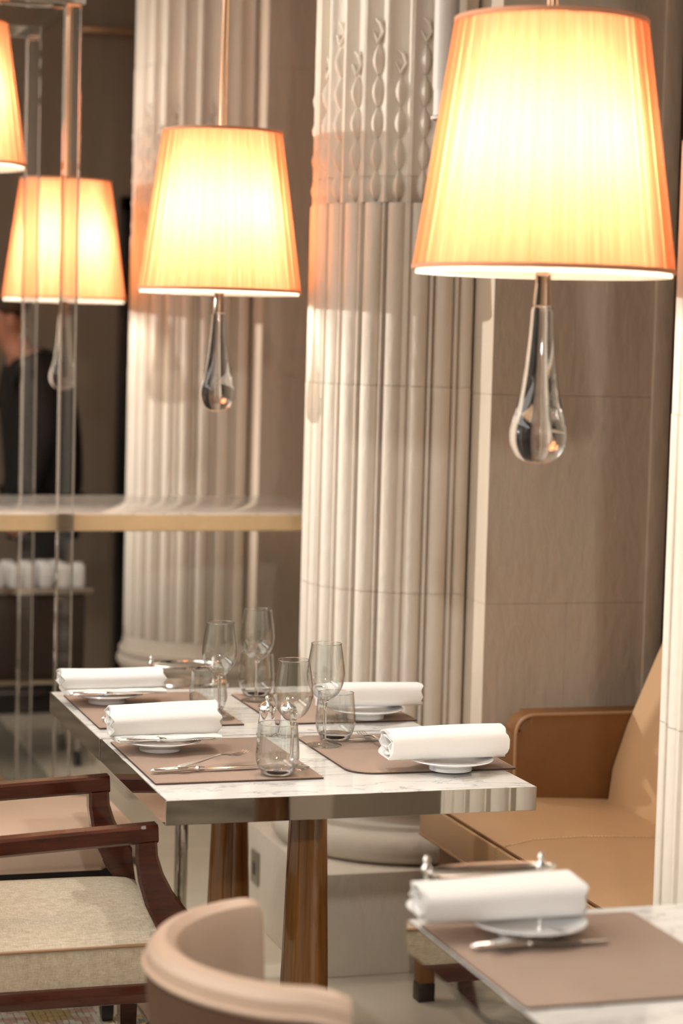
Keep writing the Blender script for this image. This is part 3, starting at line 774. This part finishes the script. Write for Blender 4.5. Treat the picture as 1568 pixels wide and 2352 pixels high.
# ------------------------------------------------------------------ leather side chair beyond the armchair
c2 = thing('leather_side_chair', 'brown leather seat behind the arms of the mahogany armchair', 'chair', (.78, 5.02, 0))
poly = rounded(.52, 1.045, 4.80, 5.24, [.09, .03, .03, .09], 8)
B().prism(poly, 'z', .37, .452, .02).build('seat', 'tub', c2)
B().prism(rounded(.54, 1.02, 4.82, 5.22, .05, 6), 'z', .335, .3695, 0).build('seat_frame', 'black', c2)
for (a, bb) in ((.985, 4.86), (.985, 5.18), (.57, 4.86), (.57, 5.18)):
    lg = B(); lg.rings([[(a + sx * h, bb + sy * h, zz_) for sx, sy in ((-1, -1), (1, -1), (1, 1), (-1, 1))] for zz_, h in ((.002, .012), (.018, .014), (.335, .019))], True, True); lg.build('leg', 'black', c2)
B().prism([(.50, .40), (.54, .46), (.47, .90), (.43, .91), (.42, .88), (.46, .40)], 'y', 4.83, 5.21, .012).build('backrest', 'tub', c2)

# ------------------------------------------------------------------ leather tub chair in the foreground
tc = thing('tub_chair', 'blurred tan leather chair with curved back in the foreground', 'chair', (.82, 2.72, 0))
ctrl = [(.800, 2.458), (.765, 2.468), (.700, 2.50), (.645, 2.565), (.612, 2.645), (.605, 2.725), (.622, 2.80), (.668, 2.875), (.735, 2.930), (.790, 2.952), (.806, 2.956)]
def cat(pts, k=4):
    P = []
    for i in range(len(pts) - 1):
        p0, p1, p2, p3 = pts[max(0, i - 1)], pts[i], pts[i + 1], pts[min(len(pts) - 1, i + 2)]
        for j in range(k):
            u = j / k
            P.append(tuple(.5 * (2 * b_ + (c - a) * u + (2 * a - 5 * b_ + 4 * c - d) * u * u + (3 * b_ - a - 3 * c + d) * u ** 3) for a, b_, c, d in zip(p0, p1, p2, p3)))
    P.append(pts[-1]); return P
path = cat(ctrl)
ctr = Vector((.86, 2.705))
def wall_ring(offs):     # offs: list of (offset along normal (outward +), z)
    Rr = []
    n = len(path)
    for i, p in enumerate(path):
        a = Vector(path[max(0, i - 1)]); c = Vector(path[min(n - 1, i + 1)]); d = (c - a).normalized()
        nrm = Vector((-d.y, d.x))
        if nrm.dot(ctr - Vector(p)) > 0: nrm = -nrm
        u = i / (n - 1); e = min(u, 1 - u)
        zt = -.012 * max(0, 1 - e / .12)
        Rr.append([(p[0] + nrm.x * o, p[1] + nrm.y * o, z_ + (zt if z_ > .6 else 0)) for o, z_ in offs])
    return Rr
out_ = [(-.035, .40), (-.020, .55), (-.004, .70), (.002, .765)]
B().rings(wall_ring([(-.060, .40), (-.046, .55), (-.030, .70), (-.022, .752), (.000, .752), (-.004, .70), (-.020, .55), (-.035, .40)]), True, True).build('outer_shell', 'tubout', tc)
B().rings(wall_ring([(-.078, .44), (-.066, .60), (-.053, .70), (-.047, .768), (-.040, .785), (-.026, .793), (-.011, .789), (-.002, .778), (-.001, .7535), (-.023, .7535), (-.031, .70), (-.047, .55), (-.061, .44)]), True, True).build('back_pad', 'tub', tc)
wr_ = [tuple(q) for q in (r_[0] for r_ in wall_ring([(.0015, .760)]))]
B().tube(wr_, .0035, 8).build('piping', 'tub', tc)
B().prism([(x * .9 + .086 - .0, y * .86 + .379) for x, y in path], 'z', .385, .470, .015).build('seat', 'tub', tc)
for (a, bb) in ((.74, 2.60), (.74, 2.82), (.85, 2.56), (.85, 2.86)):
    lg = B(); lg.rings([[(a + sx * h, bb + sy * h, zz_) for sx, sy in ((-1, -1), (1, -1), (1, 1), (-1, 1))] for zz_, h in ((.002, .012), (.384, .02))], True, True); lg.build('leg', 'black', tc)

# ------------------------------------------------------------------ banquette
bq = thing('banquette', 'caramel leather banquette with rounded arm against the window bay', 'bench', (2.1, 4.3, 0))
BY0, BY1 = 3.66, 4.94
B().box(1.815, 2.46, BY0, BY1 - .01, .10, .384, .008).build('base', 'banqdark', bq)
for (a, bb) in ((1.76, 4.85), (1.835, 3.72), (2.40, 4.85), (2.40, 3.72)):
    B().box(a - .02 if a < 1.8 else a - .02, a + .02, bb - .02, bb + .02, .045, .105, .002).build('leg', 'banqdark', bq)
    B().box(a - .021, a + .021, bb - .021, bb + .021, .0, .0449, .002).build('foot_cap', 'darkbrown', bq)
B().box(1.742, 1.9, 4.82, 4.88, .1055, .13, .002).build('leg_rail', 'darkbrown', bq)
cuts = [BY1 + .005, 4.44, BY0]
for y1, y0 in zip(cuts, cuts[1:]):
    g = .0012
    rows = []
    prof = [(1.783, .470), (1.80, .477), (1.86, .487), (1.98, .489), (2.15, .480), (2.30, .470), (2.30, .386), (1.80, .386), (1.783, .400)]
    bs = B(); n = 10
    for i in range(n + 1):
        yv = y0 + g + (y1 - y0 - 2 * g) * i / n
        e = min(1, min(i, n - i) / 1.5); dz = -.006 * (1 - e)
        rows.append([(x, yv, z_ + (dz if z_ > .46 else 0)) for x, z_ in prof])
    bs.rings(rows, True, True).build('seat_panel', 'banq', bq, sharp=40)
    ap = B().box(1.770, 1.7815, y0 + g, y1 - g, .388, .468, .004, 2).build('apron_panel', 'banq', bq)
    B().tube([(1.772, y0, .3875), (1.772, y1, .3875)], .0045, 8).build('piping', 'piping', ap)
    B().tube([(1.780, y0, .4715), (1.780, y1, .4715)], .0030, 8).build('seam', 'banqdark', ap)
stt = B()
k = 1.79
for (ax, az, bx, bz) in ((1.79, .4755, 1.86, .4882), (1.86, .4882, 1.98, .4902), (1.98, .4902, 2.15, .4812)):
    L = math.hypot(bx - ax, bz - az); q = 0
    while q < L - .006:
        u0_, u1_ = q / L, (q + .005) / L
        for yo in (-.006,):
            stt.tube([(ax + (bx - ax) * u0_, 4.44 + yo, az + (bz - az) * u0_ - .003), (ax + (bx - ax) * u1_, 4.44 + yo, az + (bz - az) * u1_ - .003)], .0009, 4)
        q += .0085
for k in range(8):
    stt.tube([(1.7695, 4.434, .395 + k * .009), (1.7695, 4.434, .400 + k * .009)], .0009, 4)
so_ = stt.build('stitching', 'stitch', bq); so_['kind'] = 'stuff'
bprof = [(2.215, .45), (2.232, .55), (2.268, .66), (2.315, .77), (2.358, .87), (2.385, .935), (2.405, .955), (2.43, .955), (2.445, .93), (2.445, .45)]
B().prism(bprof, 'y', BY0 + .001, 4.842, .012).build('backrest', 'banq', bq, sharp=40)
# arm: rounded slab with piped front
apoly = rounded(1.975, 2.36, .42, .690, [.02, .045, .02, .02], 6)
arm = B().prism(apoly, 'y', 4.845, 4.935, .022).build('arm', 'banqdark', bq)
pth = [(2.34, 4.849, .688)] + [(1.975 + .045 + .043 * cos(a), 4.849, .690 - .045 + .043 * sin(a)) for a in (pi / 2 + pi / 2 * i / 8 for i in range(9))] + [(1.977, 4.849, .50)]
B().tube(pth, .0045, 8).build('arm_piping', 'piping', arm)

# ------------------------------------------------------------------ marble counter with clear posts
cn = thing('display_counter', 'marble counter with brass edge, clear square posts and chrome top frame', 'counter', (.6, 6.5, 0))
CX0, CX1, CY0, CY1 = -.9, 1.93, 6.16, 6.87
B().box(CX0, CX1, CY0 + .004, CY1, 1.030, 1.070, .002).build('marble_slab', 'marble', cn)
B().box(CX0, CX1, CY0, CY0 + .0035, 1.020, 1.066, .001, 1).build('brass_edge', 'brass', cn)
B().box(CX0, CX1, CY0 + .004, CY1, 1.018, 1.0295).build('underside', 'brass', cn)
PX = 1.098; PW = .0225; ZT = 2.50
for (px_, py_) in ((PX, CY0 - .022), (PX + .012, CY1 + .022), (CX0 + .05, CY0 - .022), (CX0 + .05, CY1 + .022)):
    po = B().box(px_ - PW, px_ + PW, py_ - PW, py_ + PW, .012, ZT, .0015, 1).build('clear_post', 'acrylic', cn)
    B().box(px_ - PW - .004, px_ + PW + .004, py_ - PW - .004, py_ + PW + .004, 0, .0115, .001, 1).build('foot', 'chrome', po)
fr = B()
for yy in (CY0 - .022, CY1 + .022):
    B().box(CX0 + .02, PX + .034, yy - .018, yy + .018, ZT + .001, ZT + .036, .002, 1).build('frame_bar', 'chrome', cn)
for xx in (PX + .008, .62, .1, CX0 + .05):
    B().box(xx - .02, xx + .02, CY0 - .003, CY1 + .003, ZT + .002, ZT + .034, .002, 1).build('cross_bar', 'chrome', cn)
B().box(CX0 + .04, PX, CY0 + .3, CY0 + .33, ZT + .036, ZT + .06, .002, 1).build('frame_bar', 'chrome', cn)

# brass rail on the far wall
rl = thing('brass_rail', 'short copper rail high on the dark back wall', 'rail', (1.95, 9.95, 2.97))
B().tube([(1.80, 9.93, 2.965), (1.815, 9.93, 2.965), (2.30, 9.93, 2.972)], [.012, .016, .016], 12).build('bar', 'copper', rl)
for xx in (1.83, 2.28): B().tube([(xx, 9.93, 2.967), (xx, 9.999, 2.967)], .008, 8).build('bracket', 'copper', rl)

# ------------------------------------------------------------------ service trolley with glasses
tr = thing('service_trolley', 'dark service trolley with chrome rail behind the clear posts', 'trolley', (1.2, 8.0, 0))
B().box(.80, 1.475, 7.80, 8.20, .33, .642, .006).build('body', 'darkbrown', tr)
B().box(.79, 1.50, 7.78, 8.22, .643, .660, .003).build('top', 'darkbrown', tr)
B().box(.79, 1.50, 7.775, 7.7795, .643, .662, .001, 1).build('top_edge', 'chrome', tr)
B().tube([(.80, 7.77, .325), (1.49, 7.77, .325), (1.51, 7.79, .325), (1.51, 8.2, .325)], .009, 8).build('rail', 'chrome', tr)
for (a, bb) in ((1.46, 7.83), (1.46, 8.17), (.83, 7.83), (.83, 8.17)):
    B().tube([(a, bb, .06), (a, bb, .33)], .011, 8).build('leg', 'chrome', tr)
    B().tube([(a - .012, bb, .031), (a + .012, bb, .031)], .03, 16).build('castor', 'black', tr)
gproto = None
rnd = random.Random(11); n = 0
for gx in (1.04, 1.10, 1.16, 1.22, 1.28, 1.34, 1.40, 1.46):
    for gy in (7.84, 7.92, 8.00):
        if gx > 1.43 and gy > 7.95: continue
        t = thing('stacked_tumbler', 'small upturned glass among the rows on the dark trolley', 'glass', (gx + rnd.uniform(-.006, .006), gy, .662), group='upturned glasses on the trolley')
        if gproto is None:
            o1 = smooth_prof([(.026, .0), (.0255, .03), (.024, .075), (.020, .082), (.0005, .083)], 3)
            gproto = B().lathe(o1, n=20).build('glass_wall', 'pressed', t, world=False)
        else: share(gproto, t)

# ------------------------------------------------------------------ person standing behind the trolley
def skin_body(name, mat, verts, edges, parent=None, root=0, sub=2, loc=None):
    me = bpy.data.meshes.new(name); me.from_pydata([v[:3] for v in verts], edges, [])
    o = bpy.data.objects.new(name, me); COL.objects.link(o)
    if parent is not None:
        o.parent = parent
    me.materials.append(M[mat])
    md = o.modifiers.new('skin', 'SKIN'); md.use_smooth_shade = True
    for i, v in enumerate(verts):
        r_ = v[3]; me.skin_vertices[0].data[i].radius = r_ if isinstance(r_, tuple) else (r_, r_)
    me.skin_vertices[0].data[root].use_root = True
    s = o.modifiers.new('sub', 'SUBSURF'); s.levels = sub; s.render_levels = sub
    return o
# body faces left (-X), leaning forward; local origin at the feet
V = [(0, 0, .95, .13), (-.02, 0, 1.18, .13), (-.07, 0, 1.40, .14), (-.11, 0, 1.50, .07), (-.14, 0, 1.555, .055), (-.17, 0, 1.63, (.085, .10)), (-.185, 0, 1.70, (.08, .095)), (-.235, 0, 1.585, .045), (-.275, 0, 1.625, .014)]
Ed = [(0, 1), (1, 2), (2, 3), (3, 4), (4, 5), (5, 6), (5, 7), (5, 8)]
def add(vs, frm):
    i0 = frm
    for v in vs:
        V.append(v); Ed.append((i0, len(V) - 1)); i0 = len(V) - 1
    return i0
for sy in (-1, 1):
    add([(-.01, sy * .09, .86, .088), (.0, sy * .10, .50, .062), (.015, sy * .10, .30, .052), (.02, sy * .10, .09, .038), (-.06, sy * .11, .04, .035), (-.16, sy * .12, .03, .028)], 0)
    wri = add([(-.06, sy * .17, 1.45, .062), (-.03, sy * .225, 1.20, .046), (-.05, sy * .22, 1.13, .042), (-.10, sy * .20, .92, .028), (-.12, sy * .19, .86, (.022, .03))], 2)
    for fi, (fy, fl_) in enumerate(((-.03, .07), (-.01, .08), (.01, .078), (.03, .062))):
        add([(-.125 + fy, sy * .19, .82, .0095), (-.13 + fy, sy * .188, .82 - fl_ * .55, .009), (-.14 + fy, sy * .18, .82 - fl_, .0075)], wri)
    add([(-.155, sy * .165, .83, .0105), (-.165, sy * .155, .80, .009)], wri)
pe = skin_body('person', 'skin', V, Ed)
pe.location = (1.535, 9.10, 0)
tag(pe, 'person in black suit leaning over behind the clear posts', 'person')
J = [(0, 0, .84, .18), (0, 0, .98, .180), (-.01, 0, 1.18, .185), (-.03, 0, 1.38, .195), (-.075, 0, 1.475, .135)]
JE = [(0, 1), (1, 2), (2, 3), (3, 4)]
for sy in (-1, 1):
    k = len(J); J += [(-.065, sy * .185, 1.44, .085), (-.03, sy * .24, 1.20, .066), (-.05, sy * .235, 1.12, .062), (-.108, sy * .198, .885, .046)]
    JE += [(3, k), (k, k + 1), (k + 1, k + 2), (k + 2, k + 3)]
skin_body('jacket', 'suit', J, JE, pe)
TR = [(0, 0, .93, .150)]; TE = []
for sy in (-1, 1):
    k = len(TR); TR += [(-.005, sy * .09, .84, .105), (.0, sy * .10, .50, .085), (.018, sy * .10, .06, .075)]
    TE += [(0, k), (k, k + 1), (k + 1, k + 2)]
skin_body('trousers', 'suit', TR, TE, pe)
skin_body('shirt_collar', 'white', [(-.10, 0, 1.545, .062), (-.135, 0, 1.568, .066)], [(0, 1)], pe)
skin_body('hair', 'hair', [(-.11, 0, 1.64, (.075, .085)), (-.15, 0, 1.72, (.09, .098)), (-.205, 0, 1.745, (.065, .07))], [(0, 1), (1, 2)], pe)
for sy in (-1, 1):
    B().lathe([(.0005, -.010), (.008, -.006), (.010, 0), (.008, .006), (.0005, .010)], (-.262, sy * .034, 1.645), 12).build('eye', 'white', pe, world=False)
    B().box(-.175, -.145, sy * .093 - .008, sy * .093 + .008, 1.60, 1.66, .007, 2).build('ear', 'skin', pe, world=False)
    B().box(-.25, .08, sy * .11 - .055, sy * .11 + .055, 0.0, .11, .035, 3).build('shoe', 'black', pe, world=False)
B().tube([(-.272, -.025, 1.578), (-.281, 0, 1.577), (-.272, .025, 1.578)], .006, 8).build('mouth', 'rimtape', pe, world=False)
